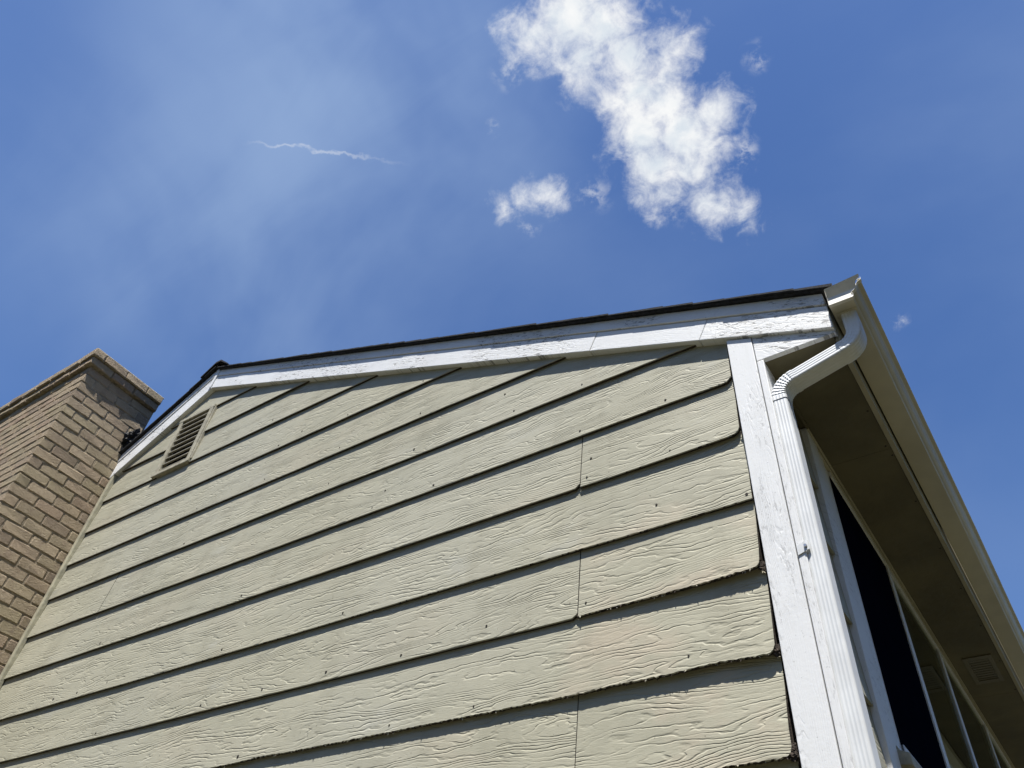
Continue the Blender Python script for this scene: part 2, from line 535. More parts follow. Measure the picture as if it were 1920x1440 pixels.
# trees added out of view behind and beside the camera, to darken the shade
rw = random.Random(3)
wv_, wf_, wi_ = [], [], []
for t in range(46):
    ph = math.radians(-162 + 200 * (t + rw.uniform(-0.3, 0.3)) / 45)
    rad = rw.uniform(14.5, 19.0) if ph < math.radians(-35) else rw.uniform(8.5, 11.0)
    tx, ty = 0.5 + rad * math.cos(ph), -2 + rad * math.sin(ph)
    ht = rw.uniform(10.0, 13.5) if ph < math.radians(-35) else rw.uniform(12.5, 15.0)
    b0 = len(wv_)
    for (h, r) in ((0, 0.24), (ht * 0.4, 0.16), (ht * 0.8, 0.05)):
        for k in range(7):
            a = k * math.tau / 7
            wv_.append((tx + r * math.cos(a) + 0.25 * math.sin(h * 0.4 + t), ty + r * math.sin(a), h))
    for l in range(2):
        for k in range(7):
            wf_.append((b0 + l * 7 + k, b0 + l * 7 + (k + 1) % 7, b0 + l * 7 + 7 + (k + 1) % 7, b0 + l * 7 + 7 + k))
            wi_.append(1)
    clumps = []
    for c in range(26):
        u = rw.uniform(0.05, 1.0)
        w = 2.6 * math.sin(math.pi * min(1, 0.18 + 0.8 * u)) ** 0.7
        a, rr = rw.uniform(0, math.tau), w * math.sqrt(rw.random())
        clumps.append((tx + rr * math.cos(a), ty + rr * math.sin(a), 0.8 + u * (ht - 1.0), rw.uniform(0.6, 1.15)))
    for (cx, cy, cz, cr) in clumps:
        for l in range(42):
            d = Vector((rw.gauss(0, 1), rw.gauss(0, 1), rw.gauss(0, 0.8))).normalized() * cr * rw.uniform(0.5, 1.0)
            n_ = Vector((rw.gauss(0, 1), rw.gauss(0, 1), rw.gauss(0.4, 1))).normalized()
            e1_ = n_.orthogonal().normalized() * rw.uniform(0.12, 0.24)
            e2_ = n_.cross(e1_).normalized() * rw.uniform(0.08, 0.15)
            p = Vector((cx, cy, cz)) + d
            b0 = len(wv_)
            wv_ += [tuple(p - e1_), tuple(p + e2_), tuple(p + e1_), tuple(p - e2_)]
            wf_.append((b0, b0 + 1, b0 + 2, b0 + 3))
            wi_.append(0)
wood = mesh('added_shade_trees', wv_, wf_, [M['leaf'], M['bark']], midx=wi_, lift=False)
wood['kind'] = 'stuff'
wood['label'] = 'dense belt of broadleaf trees added out of view to darken the shade'

# ------------------------------------------------------------------ house
house = empty('house')
house['label'] = 'beige lap-sided house with white trim, tan brick chimney and dark shingle roof'
house['category'] = 'house'

RS, LS = 0.418, 0.62            # roof slopes right and left of the ridge
XR = -3.83                      # ridge
ZK = {-7: 1.8667, -6: 1.5896, -5: 1.3345, -4: 1.0675, -3: 0.7985, -2: 0.5324, -1: 0.2753, 0: 0.0081, 1: -0.2564,
      2: -0.5398, 3: -0.8014, 4: -1.0667, 5: -1.3417, 6: -1.60, 7: -1.8667, 8: -2.1333, 9: -2.4, 10: -2.6667, 11: -2.9333, 12: -3.2}


def rake_low(x):
    return 0.217 - RS * x if x > XR else 0.217 - RS * XR + LS * (x - XR)


# --- gable wall: sheathing with the vent opening, boards and nails on it
VX0, VX1, VZ0, VZ1 = -4.055, -3.70, 1.085, 1.585
XLW, XRW = -6.95, 0.095
top = lambda x: rake_low(x) + 0.10
gable = prism('gable_wall', [(VX1, -3.4), (XRW, -3.4), (XRW, top(XRW)), (VX1, top(VX1))], 0.032, 0.08, M['sheath'], house)
gable['label'] = 'gable wall of beige wood-grained lap siding boards'
prism('sheathing', [(XLW, -3.4), (VX0, -3.4), (VX0, top(VX0)), (XLW, top(XLW))], 0.032, 0.08, M['sheath'], gable)
prism('sheathing', [(VX0, -3.4), (VX1, -3.4), (VX1, VZ0), (VX0, VZ0)], 0.032, 0.08, M['sheath'], gable)
prism('sheathing', [(VX0, VZ1), (VX1, VZ1), (VX1, top(VX1)), (XR, top(XR)), (VX0, top(VX0))], 0.032, 0.08, M['sheath'], gable)

TH = 0.0140


def siding_board(k, xa, xb, fray=0.0, round_r=0.0, round_l=0.0, swell=0.0, seed=0, fray_from=-9.0):
    """one lap board between laps k-1 and k, from xa to xb; fray 0..1 damage of the drip edge"""
    zb, zt = ZK[k], ZK[k - 1] + 0.028
    step = 0.008 if fray > 0 else 0.02
    n = max(4, int((xb - xa) / step))
    rows = []
    lim = lambda x: rake_low(x) + 0.05
    rngs = random.Random(seed * 13 + k * 101)
    raw_cut = []
    for i in range(n + 1):
        x = xa + (xb - xa) * i / n
        nz = noise.noise((x * 1.3, k * 7.7 + seed, 0.3)) * 0.0028 + noise.noise((x * 9, k * 3.3, 4.0)) * 0.0008
        dam = 0.0
        if fray > 0:
            w = min(1, max(0, (x - fray_from) / 0.5))
            big = max(0.0, noise.noise((x * 5.0, k * 2.1, 8.0)) + 0.25)
            dam = fray * w * (0.0035 * noise.noise((x * 60, k, 2.0)) + 0.004 * noise.noise((x * 160, k, 5.0)) + 0.010 * big * big)
        z0 = zb + nz + dam
        if round_r and xb - x < round_r:
            t = 1 - (xb - x) / round_r
            z0 += round_r * (1 - math.sqrt(max(0, 1 - t * t))) * 0.62
        if round_l and x - xa < round_l:
            t = 1 - (x - xa) / round_l
            z0 += round_l * (1 - math.sqrt(max(0, 1 - t * t))) * 0.62
        z1 = min(zt, lim(x))
        yo = noise.noise((x * 0.9, k * 5.1, 1.0)) * 0.0035 + noise.noise((x * 3.1, k * 5.1, 7.0)) * 0.0012
        if swell:
            w = max(0.0, 1 + x / 0.9)
            yo -= swell * w * w
        rows.append((x, z0, z1, yo))
    rows = [r for r in rows if r[2] > r[1] + 0.004]
    if len(rows) < 3:
        return None
    V, F, I = [], [], []
    tilt = 0.0150 / 0.267
    bow = 0.18
    PN = 8
    for (x, z0, z1, yo) in rows:
        yb = -0.0 + yo
        zm = z0 + (z1 - z0) * bow
        fy = lambda z: yb * max(0, 1 - (z - z0) / 0.22) + tilt * (z - zb)
        V += [(x, fy(z0) + 0.0025, z0), (x, fy(z0), z0 + 0.003), (x, fy(zm), zm), (x, fy((zm + z1) / 2), (zm + z1) / 2), (x, fy(z1), z1),
              (x, fy(z1) + TH, z1), (x, fy(zm) + TH, zm), (x, fy(z0) + TH - 0.001, z0 + (0.002 if fray else 0.0))]
    m_ = len(rows)
    if xb > -0.1 and m_ > 6:            # ragged, slightly swollen end at the corner board
        for back in range(1, 4):
            for j in range(PN):
                q0 = (m_ - back) * PN + j
                x_, y_, z_ = V[q0]
                g_ = (0.002 + 0.005 * fray) * max(0.0, 1 - (z_ - zb) / 0.25) / back
                V[q0] = (x_ - g_ - 0.004 * (0.3 + fray) * abs(noise.noise((z_ * 40, k, 2.0))), y_, z_)
    for i in range(m_ - 1):
        for j in range(PN):
            a, b_ = i * PN + j, i * PN + (j + 1) % PN
            F.append((a, a + PN, b_ + PN, b_))
            I.append(1 if j == 7 else (1 if (j == 0 and fray > 0 and rngs.random() < 0.5 * fray) else 0))
    F.append(tuple(range(PN - 1, -1, -1)))
    I.append(1 if fray else 0)
    F.append(tuple((m_ - 1) * PN + j for j in range(PN)))
    I.append(1)
    # torn fibres along a damaged drip edge
    if fray > 0.3:
        for i in range(1, m_ - 1):
            x, z0, z1, yo = rows[i]
            if x > fray_from and rngs.random() < 0.30 * fray:
                h, w_ = rngs.uniform(0.002, 0.009), rngs.uniform(0.0015, 0.004)
                yb = yo + rngs.uniform(0.0, 0.007)
                b0 = len(V)
                V += [(x - w_, yb, z0 + 0.002), (x + w_, yb, z0 + 0.002), (x + rngs.uniform(-.006, .006), yb - rngs.uniform(0, 0.004), z0 - h), (x, yb + 0.003, z0 + 0.002)]
                F += [(b0, b0 + 1, b0 + 2), (b0 + 1, b0 + 3, b0 + 2), (b0 + 3, b0, b0 + 2)]
                I += [1 if rngs.random() < 0.6 else 0] * 3
    o = mesh('siding_board', V, F, [M['siding'], M['raw']], gable, midx=I)
    bm = bmesh.new()
    bm.from_mesh(o.data)
    bmesh.ops.recalc_face_normals(bm, faces=bm.faces)
    bm.to_mesh(o.data)
    bm.free()
    return o


XL, XJ = -4.652, -0.649
X0 = -0.003
siding_board(-6, XL, X0, seed=1)
for k in (-5, -4):
    siding_board(k, XL, VX0 + 0.006, seed=2)
    siding_board(k, VX1 - 0.006, X0, seed=3)
siding_board(-3, XL, X0, seed=4)
siding_board(-2, XL, X0, seed=5)
siding_board(-1, XL, X0 - 0.002, seed=6)
siding_board(0, XL, -3.913, seed=7)
siding_board(0, -3.908, X0 - 0.003, round_r=0.035, seed=8)
siding_board(1, XL, XJ - 0.0035, round_r=0.03, seed=9)
siding_board(1, XJ, X0 - 0.004, round_r=0.045, fray=0.12, fray_from=-0.5, seed=10, swell=0.004)
siding_board(2, XL, X0, seed=11, fray=0.25, fray_from=-1.6, swell=0.003)
siding_board(3, XL, XJ - 0.004, round_r=0.022, seed=12)
siding_board(3, XJ, X0 - 0.004, round_r=0.05, fray=1.0, seed=13, swell=0.012, fray_from=-0.7)
siding_board(4, XL, X0 - 0.005, fray=0.85, seed=14, swell=0.010, fray_from=-2.6, round_r=0.035)
siding_board(5, XL, XJ - 0.003, seed=15, fray=0.5, fray_from=-2.0)
siding_board(5, XJ, X0 - 0.006, fray=1.0, seed=16, swell=0.010, fray_from=-0.9, round_r=0.04)
for k in range(6, 12):
    siding_board(k, XL, X0 - 0.010, seed=20 + k)

# swollen, flaking hardboard at the lower corners of the wettest boards
for (x_, k_, sc_) in ((-0.016, 3, 1.0), (-0.020, 4, 1.05), (-0.024, 5, 1.2), (-0.655, 3, 0.55), (-0.010, 1, 0.45), (-0.655, 1, 0.4)):
    lb = bmesh.new()
    bmesh.ops.create_icosphere(lb, subdivisions=4, radius=1.0)
    for v in lb.verts:
        n_ = v.co.normalized()
        d_ = 1 + 0.55 * noise.noise(n_ * 1.9 + Vector((k_, x_ * 50, 0))) + 0.5 * noise.noise(n_ * 5.0 + Vector((x_ * 9, k_, 0))) + 0.18 * noise.noise(n_ * 11)
        v.co = Vector((n_.x * 0.013 * d_, n_.y * 0.0055 * d_, n_.z * 0.017 * d_)) * sc_
    lm = bpy.data.meshes.new('swollen_edge')
    lb.to_mesh(lm)
    lb.free()
    lm.materials.append(M['raw'])
    lo_ = link('swollen_edge', lm, gable)
    lo_.location = (x_ + 0.006, (0.000 if sc_ > 0.7 else 0.006), ZK[k_] + 0.012 * sc_ + ZO)
    lo_.rotation_euler = (0, -0.5, 0)

NAILS = [(-2.176, 0.816), (-2.555, 0.858), (-2.735, 0.82), (-2.161, 0.566), (-2.746, 0.569), (-2.161, 0.32), (-1.601, 0.567),
         (-1.634, 0.82), (-1.593, 0.323), (-1.729, 0.122), (-1.418, 0.037), (-1.076, 0.458), (-1.785, 0.036), (-1.006, 0.311),
         (-0.651, 0.306), (-0.275, 0.035), (-0.657, 0.038), (-0.274, -0.225), (-0.607, -0.125), (-0.622, -0.217), (-0.343, -0.443),
         (-0.023, -0.515), (-1.804, -0.505), (-1.031, -0.745), (-1.421, -0.775), (-1.815, -0.764), (-2.182, -0.77), (-1.413, -1.04),
         (-1.045, -1.035), (-3.712, -0.228), (-2.563, -0.228), (-2.565, -0.509), (-3.704, -0.51), (-3.923, -0.505), (-2.573, -0.77),
         (-3.34, -0.775), (-2.2, -1.04), (-3.30, 0.30), (-2.9, 1.10), (-3.45, -0.50), (-0.62, -0.755), (-0.27, -1.02), (-3.33, 0.56)]
nb = bmesh.new()
bmesh.ops.create_cone(nb, cap_ends=True, segments=8, radius1=0.0045, radius2=0.0036, depth=0.0026,
                      matrix=Matrix.Rotation(math.radians(90), 4, 'X'))
nm = bpy.data.meshes.new('nail')
nb.to_mesh(nm)
nb.free()
nm.materials.append(M['nail'])
ks = sorted(ZK)
for (x, z) in NAILS:
    kk = [k for k in ks if ZK[k] <= z][0] if any(ZK[k] <= z for k in ks) else 0
    o = link('nail', nm, gable)
    yo = noise.noise((x * 0.9, kk * 5.1, 1.0)) * 0.003
    sw = {1: .004, 2: .003, 3: .012, 4: .010, 5: .010}.get(kk, 0)
    if kk in (1, 3, 5) and x < XJ:
        sw = 0
    w = max(0.0, 1 + x / 0.9)
    o.location = (x, 0.0150 / 0.267 * (z - ZK[kk]) + (yo - sw * w * w) * max(0, 1 - (z - ZK[kk]) / .22) - 0.0008, z + ZO)
    s = random.uniform(0.75, 1.35)
    o.scale = (s, 1, s * random.uniform(0.9, 1.5))

# --- corner boards
cbd = empty('corner_board', house)
cbd['label'] = 'white painted vertical corner board at the gable edge'
prism('face_board', [(0.0, -3.35), (0.0945, -3.35), (0.0955, 0.176), (0.002, 0.213)], -0.013, 0.012, M['corner'], cbd, 0.0025)
recalc(mesh('edge_board', [(x + (KS * y), y, z) for x, y, z in boxv(0.0985, 0.1235, -0.0115, 0.10, -3.35, 0.043)], BOXF, M['corner'], cbd), 0.003, 2)

# --- rake boards, rake trim, return
rk = empty('rake', house)
rk['label'] = 'white rake boards under the roof edge, paint flaking'


def rstrip(name, xa, xb, lo, hi, y0, y1, mat, parent, slantA=0.0, slantB=0.0, bev=0.003):
    poly = [(xa, lo - RS * xa), (xb, lo - RS * xb), (xb + slantB, hi - RS * (xb + slantB)), (xa + slantA, hi - RS * (xa + slantA))]
    return prism(name, poly, y0, y1, mat, parent, bev)


rstrip('rake_board', -0.100, 0.386, 0.2215, 0.3405, -0.0240, 0.030, M['rake'], rk, 0.045, 0.0)
rstrip('rake_board', -0.600, -0.1025, 0.2220, 0.3405, -0.0234, 0.030, M['rake'], rk, 0.040, 0.045)
rstrip('rake_board', XR, -0.6022, 0.2210, 0.3405, -0.0246, 0.030, M['rake'], rk, 0.0, 0.040)
rstrip('rake_trim', -1.900, 0.384, 0.3440, 0.4065, -0.0300, 0.028, M['rake'], rk)
rstrip('rake_trim', XR, -1.9025, 0.3435, 0.4065, -0.0296, 0.028, M['rake'], rk)
zl0 = 0.217 - RS * XR
lft = lambda x, h: zl0 + h + LS * (x - XR)
XLE = -6.95
prism('rake_board', [(XLE, lft(XLE, 0)), (XR, lft(XR, 0)), (XR, lft(XR, 0.165)), (XLE, lft(XLE, 0.165))], -0.0238, 0.030, M['rake'], rk, 0.003)
prism('rake_trim', [(XLE, lft(XLE, 0.15)), (XR, lft(XR, 0.15)), (XR, lft(XR, 0.222)), (XLE, lft(XLE, 0.222))], -0.0302, 0.028, M['rake'], rk, 0.003)
# mitre strip at the peak, slightly askew
prism('peak_strip', [(XR - 0.030, zl0 + 0.02), (XR - 0.005, zl0 - 0.002), (XR + 0.022, zl0 + 0.17), (XR - 0.004, zl0 + 0.185)], -0.0350, -0.01, M['corner'], rk, 0.003)
prism('eave_return', [(0.0985, 0.047), (0.384, 0.047), (0.384, 0.075), (0.0985, 0.195)], -0.0105, 0.010, M['rake'], rk, 0.002)

# --- roof
roof = empty('roof', house)
roof['label'] = 'dark asphalt shingle roof over a low gable'
LY = 8.6
XEV = 0.405


def rdeck(name, xa, za, xb, zb_, y0, y1, t, mat, parent):
    return prism(name, [(xa, za), (xb, zb_), (xb, zb_ + t), (xa, za + t)], y0, y1, mat, parent)


def sroof(x, h):
    return 0.4075 + h - RS * x


def lroof(x, h):
    return lft(x, 0.2225 + h)


rdeck('roof_deck', XR, sroof(XR, -0.03), XEV - 0.02, sroof(XEV - 0.02, -0.03), 0.031, LY, 0.03, M['sheath'], roof)
rdeck('roof_deck', XR - 0.002, lroof(XR, -0.03), XLE, lroof(XLE, -0.03), 0.031, LY, 0.03, M['sheath'], roof)
# the roof edge over the rake
rdeck('drip_edge', XR, sroof(XR, 0.0005), XEV + 0.005, sroof(XEV + 0.005, 0.0005), -0.050, 0.10, 0.003, M['shingle'], roof)
ca, sa = 1 / math.hypot(1, RS), RS / math.hypot(1, RS)
i, s = 0, 0.0
SL = (XEV + 0.024 - XR) / ca
while s < SL - 0.02:
    xl = XEV + 0.024 - s * ca
    xu = max(XR, xl - 0.30 * ca)
    ov = -0.0565 + random.uniform(-0.0035, 0.003)
    h0, h1 = 0.0135 + random.uniform(-0.001, 0.002), 0.004
    poly = [(xl, sroof(xl, 0.0038 if i == 0 else 0.007)), (xl, sroof(xl, h0 + 0.004)), (xu, sroof(xu, h1 + 0.005)), (xu, sroof(xu, 0.0036))]
    prism('shingle_course', poly, ov, LY + 0.05, M['shingle'], roof)
    s += 0.142
    i += 1
cl, sl = 1 / math.hypot(1, LS), 1
s, i = 0.0, 0
SL = (XR - XLE + 0.03) / cl
while s < SL - 0.02:
    xl = XLE - 0.03 + s * cl
    xu = min(XR, xl + 0.30 * cl)
    ov = -0.0565 + random.uniform(-0.0035, 0.003)
    poly = [(xl, lroof(xl, 0.004)), (xl, lroof(xl, 0.019)), (xu, lroof(xu, 0.011)), (xu, lroof(xu, 0.0035))]
    prism('shingle_course', poly, ov, LY + 0.05, M['shingle'], roof)
    s += 0.142
    i += 1
# ridge caps folded over the peak
zr = max(sroof(XR, 0.014), lroof(XR, 0.014))
for j in range(30):
    y0 = -0.068 + j * 0.145
    dz = 0.0
    for sd in (0,):
        xl_, xr_ = XR - 0.155, XR + 0.150
        lo = 0.006
        V = []
        for (yy, up) in ((y0, 0.009), (y0 + 0.30, 0.001)):
            V += [(xl_, yy, lroof(xl_, 0.014 + up)), (XR - 0.03, yy, zr + up - 0.003), (XR + 0.03, yy, zr + up - 0.006), (xr_, yy, sroof(xr_, 0.012 + up)),
                  (xr_, yy, sroof(xr_, 0.020 + up)), (XR + 0.03, yy, zr + 0.011 + up), (XR - 0.03, yy, zr + 0.014 + up), (xl_, yy, lroof(xl_, 0.026 + up))]
        F = [(a, (a + 1) % 8, 8 + (a + 1) % 8, 8 + a) for a in range(8)] + [(0, 1, 6, 7), (1, 2, 5, 6), (2, 3, 4, 5), (8, 9, 14, 15), (9, 10, 13, 14), (10, 11, 12, 13)]
        recalc(mesh('ridge_cap', V, F, M['shingle'], roof))
# crumpled tarred flashing where the roof runs into the chimney
fb_ = bmesh.new()
bmesh.ops.create_icosphere(fb_, subdivisions=4, radius=1.0)
for v in fb_.verts:
    n_ = v.co.normalized()
    d = 1 + 0.45 * noise.noise(n_ * 2.2) + 0.35 * noise.noise(n_ * 5.5) + 0.2 * noise.noise(n_ * 12)
    v.co = Vector((n_.x * 0.045 * d, n_.y * 0.055 * d, n_.z * 0.085 * d))
fm = bpy.data.meshes.new('chimney_flashing')
fb_.to_mesh(fm)
fb_.free()
fm.materials.append(M['tar'])
fo = link('chimney_flashing', fm, roof)
fo.location = (-4.668, -0.028, 1.645 + ZO)
fo.rotation_euler = (0, 0.55, 0)
fo['label'] = 'crumpled black flashing where roof meets the chimney'

# --- other walls of the shell (never in the picture, they close the house)
shell = empty('back_walls', house)
prism('wall', [(XLW, -3.4), (XRW + KS * LY, -3.4), (XRW + KS * LY, top(0.1)), (XR, top(XR)), (XLW, top(XLW))], LY - 0.08, LY - 0.02, M['beige'], shell)
box('wall', XLW, XLW + 0.06, 0.081, LY - 0.081, -3.4, top(XLW) - 0.02, M['beige'], shell)
box('ceiling', XLW + 0.061, 0.055, 0.09, LY - 0.09, 0.075, 0.095, M['interior'], shell)
box('floor', XLW + 0.061, 0.055, 0.09, LY - 0.09, -3.2, -3.1, M['interior'], shell)
box('room_wall', -3.2, -3.1, 0.09, LY - 0.09, -3.09, 0.07, M['interior'], shell)

# --- batten between siding and chimney
recalc(box('chimney_batten', -4.684, -4.650, -0.021, 0.012, -3.35, 1.345, M['beige'], house), 0.006, 2)

# --- gable vent
vent = empty('gable_vent', house)
vent['label'] = 'small beige louvered attic vent near the peak'
fr_ = M['ventwood']
box('frame_side', VX0 - 0.012, VX0 + 0.028, -0.011, 0.03, VZ0, VZ1 + 0.004, fr_, vent, 0.003)
box('frame_side', VX1 - 0.030, VX1 + 0.008, -0.012, 0.03, VZ0 + 0.001, VZ1 + 0.005, fr_, vent, 0.003)
box('outer_stop', VX1 + 0.010, VX1 + 0.024, -0.006, 0.02, VZ0 + 0.01, VZ1 - 0.01, fr_, vent, 0.002)
box('frame_sill', VX0 - 0.03, VX1 + 0.01, -0.014, 0.03, VZ0 - 0.014, VZ0 + 0.012, fr_, vent, 0.003)
box('frame_head', VX0 - 0.02, VX1 + 0.016, -0.013, 0.03, VZ1 - 0.012, VZ1 + 0.018, fr_, vent, 0.003)
ns = 9
for j in range(ns):
    z = VZ0 + 0.030 + j * (VZ1 - VZ0 - 0.075) / (ns - 1)
    x0, x1 = VX0 + 0.028, VX1 - 0.030
    V = [(x0, -0.004, z), (x1, -0.004, z), (x1, -0.004, z + 0.008), (x0, -0.004, z + 0.008),
         (x0, 0.018, z + 0.012), (x1, 0.018, z + 0.012), (x1, 0.018, z + 0.018), (x0, 0.018, z + 0.018)]
    recalc(mesh('slat', V, [(0, 1, 2, 3), (4, 7, 6, 5), (0, 4, 5, 1), (3, 2, 6, 7), (0, 3, 7, 4), (1, 5, 6, 2)], M['slat'], vent))
box('insect_screen', VX0, VX1, 0.075, 0.078, VZ0, VZ1, M['screen'], vent)

# --- chimney
ch = empty('chimney', house)
ch['label'] = 'tan and brown brick chimney with corbelled top'
CX, CY, CXL, CT = -4.690, -0.570, -6.20, 2.000
PIT, BH, J, BL, BW = 0.0805, 0.0705, 0.010, 0.190, 0.090
box('mortar_core', CXL + 0.0045, CX - 0.0045, CY + 0.0045, 0.03, -3.7, CT + 0.001, M['mortar'], ch)
_cache = {}


def brick_mesh(l, h, w, var):
    key = (round(l, 3), round(h, 3), round(w, 3), var)
    if key in _cache:
        return _cache[key]
    bm = bmesh.new()
    bmesh.ops.create_cube(bm, size=1.0)
    bmesh.ops.scale(bm, vec=(w, l, h), verts=bm.verts)
    bmesh.ops.bevel(bm, geom=list(bm.edges), offset=0.0055, segments=1, affect='EDGES')
    rg = random.Random(hash(key) % 9999 + var)
    for v in bm.verts:
        v.co += Vector((rg.uniform(-1, 1) * 0.003, rg.uniform(-1, 1) * 0.0035, rg.uniform(-1, 1) * 0.003))
    me = bpy.data.meshes.new('brick')
    bm.to_mesh(me)
    bm.free()
    me.materials.append(M['brick'])
    _cache[key] = me
    return me


def single(face, x, z):
    """bricks high enough on the stack to be told apart are objects of their own"""
    return z > -0.55 if face == 'x' else z > 0.42 + (-4.76 - x)


rest_v, rest_f = [], []


def brick(face, c0, c1, z, proud, parent=ch, h=BH):
    """face 'x': spans y c0..c1 on the +x face; face 'y': spans x c0..c1 on the front face"""
    l = c1 - c0
    pr = proud + random.uniform(-0.0008, 0.0012)
    if face == 'x':
        loc = (CX + pr - BW / 2, (c0 + c1) / 2, z + h / 2)
    else:
        loc = ((c0 + c1) / 2, CY - pr + BW / 2, z + h / 2)
    if not single(face, loc[0], loc[2]):
        b0 = len(rest_v)
        if face == 'x':
            rest_v.extend(boxv(loc[0] - BW / 2, loc[0] + BW / 2, c0, c1, z, z + h))
        else:
            rest_v.extend(boxv(c0, c1, loc[1] - BW / 2, loc[1] + BW / 2, z, z + h))
        rest_f.extend([tuple(b0 + a for a in f) for f in BOXF])
        return
    o = link('brick', brick_mesh(l, h, BW, random.randrange(4)), parent)
    o.location = (loc[0], loc[1], loc[2] + ZO)
    o.rotation_euler = (random.uniform(-0.006, 0.006), random.uniform(-0.008, 0.008), random.uniform(-0.008, 0.008) + (math.pi / 2 if face == 'y' else 0))
    if random.random() < 0.5:
        o.rotation_euler.z += math.pi


nrow = int((CT + 3.7) / PIT)
for r_ in range(nrow):
    z = CT - (r_ + 1) * PIT + J * 0.5
    if r_ % 2 == 0:      # corner stretcher lies along the +x face
        y = CY
        for l in (BL, BL):
            brick('x', y, y + l, z, 0.0)
            y += l + J
        brick('x', y, 0.022, z, 0.0)
        x = CX - BW - J
    else:
        y = CY + BW + J
        for l in (BL, BL):
            brick('x', y, y + l, z, 0.0)
            y += l + J
        brick('x', y, 0.022, z, 0.0)
        x = CX
    while x > CXL + 0.03:
        xe = max(CXL, x - BL)
        brick('y', xe, x, z, 0.0)
        x = xe - J
# two projecting courses at the top, then a mortar wash
for r_, (pr, hh) in enumerate(((0.030, 0.062), (0.046, 0.066))):
    z = CT + 0.004 + r_ * 0.070
    x0f = CX + pr
    y = CY - pr + (0 if r_ == 0 else BW + J)
    box('mortar_core', CXL, CX + pr - 0.010, CY - pr + 0.010, 0.03, z - 0.003 + r_ * 0.001, z + 0.067, M['mortar'], ch)
    while y < -0.03:
        ye = min(y + BL, 0.028)
        if 0.028 - ye < 0.05:
            ye = 0.028
        brick('x', y, ye, z, pr, h=hh)
        y = ye + J
    x = (CX + pr - BW - J) if r_ == 0 else CX + pr
    while x > CXL:
        xe = max(CXL - pr, x - BL)
        brick('y', xe, x, z, pr, h=hh)
        x = xe - J
wv_, wf_ = [], []
box('mortar_wash', CXL - 0.03, CX + 0.040, CY - 0.040, 0.034, CT + 0.139, CT + 0.150, M['wash'], ch, 0.004)
if rest_v:
    ro = mesh('brickwork', rest_v, rest_f, M['brick'], ch)
    ro['kind'] = 'stuff'
    ro['label'] = 'bricks of the chimney beyond the picture'

# --- eave side wall, built round the window opening
side = sbox('side_wall', 0.060, 0.098, 0.085, 0.555, -3.4, 0.20, M['sheath'], house)
side['label'] = 'eave-side wall with the window band under the soffit'
sbox('sheathing', 0.060, 0.098, 0.556, 4.46, -3.4, -1.13, M['sheath'], side)
sbox('sheathing', 0.060, 0.098, 0.556, 4.46, -0.005, 0.20, M['sheath'], side)
sbox('sheathing', 0.060, 0.098, 4.461, LY - 0.09, -3.4, 0.20, M['sheath'], side)


def side_board(k, a0, a1, zt=None):
    zb = ZK[k]
    z1 = zt if zt is not None else ZK[k - 1] + 0.028
    z1 = min(z1, 0.048)
    if z1 <= zb + 0.01:
        return
    ft = 0.116 - 0.0125 * (z1 - zb) / 0.267
    prof = [(0.116, zb), (ft, z1), (ft - 0.010, z1), (0.1055, zb)]
    V = []
    n = 8
    for i_ in range(n + 1):
        a = a0 + (a1 - a0) * i_ / n
        dz = noise.noise((a * 2, k * 3.7, 6)) * 0.002
        V += [(o_ + KS * a, a, z_ + (dz if j_ in (0, 3) else 0)) for j_, (o_, z_) in enumerate(prof)]
    F = [(i_ * 4 + j_, i_ * 4 + (j_ + 1) % 4, i_ * 4 + 4 + (j_ + 1) % 4, i_ * 4 + 4 + j_) for i_ in range(n) for j_ in range(4)]
    F += [(3, 2, 1, 0), (n * 4, n * 4 + 1, n * 4 + 2, n * 4 + 3)]
    recalc(mesh('siding_board', V, F, M['siding_side'], side))


for k in range(1, 12):
    side_board(k, 0.102, 0.418)
    side_board(k, 4.56, LY - 0.1)
for k in range(6, 12):
    side_board(k, 0.4185, 4.5595)

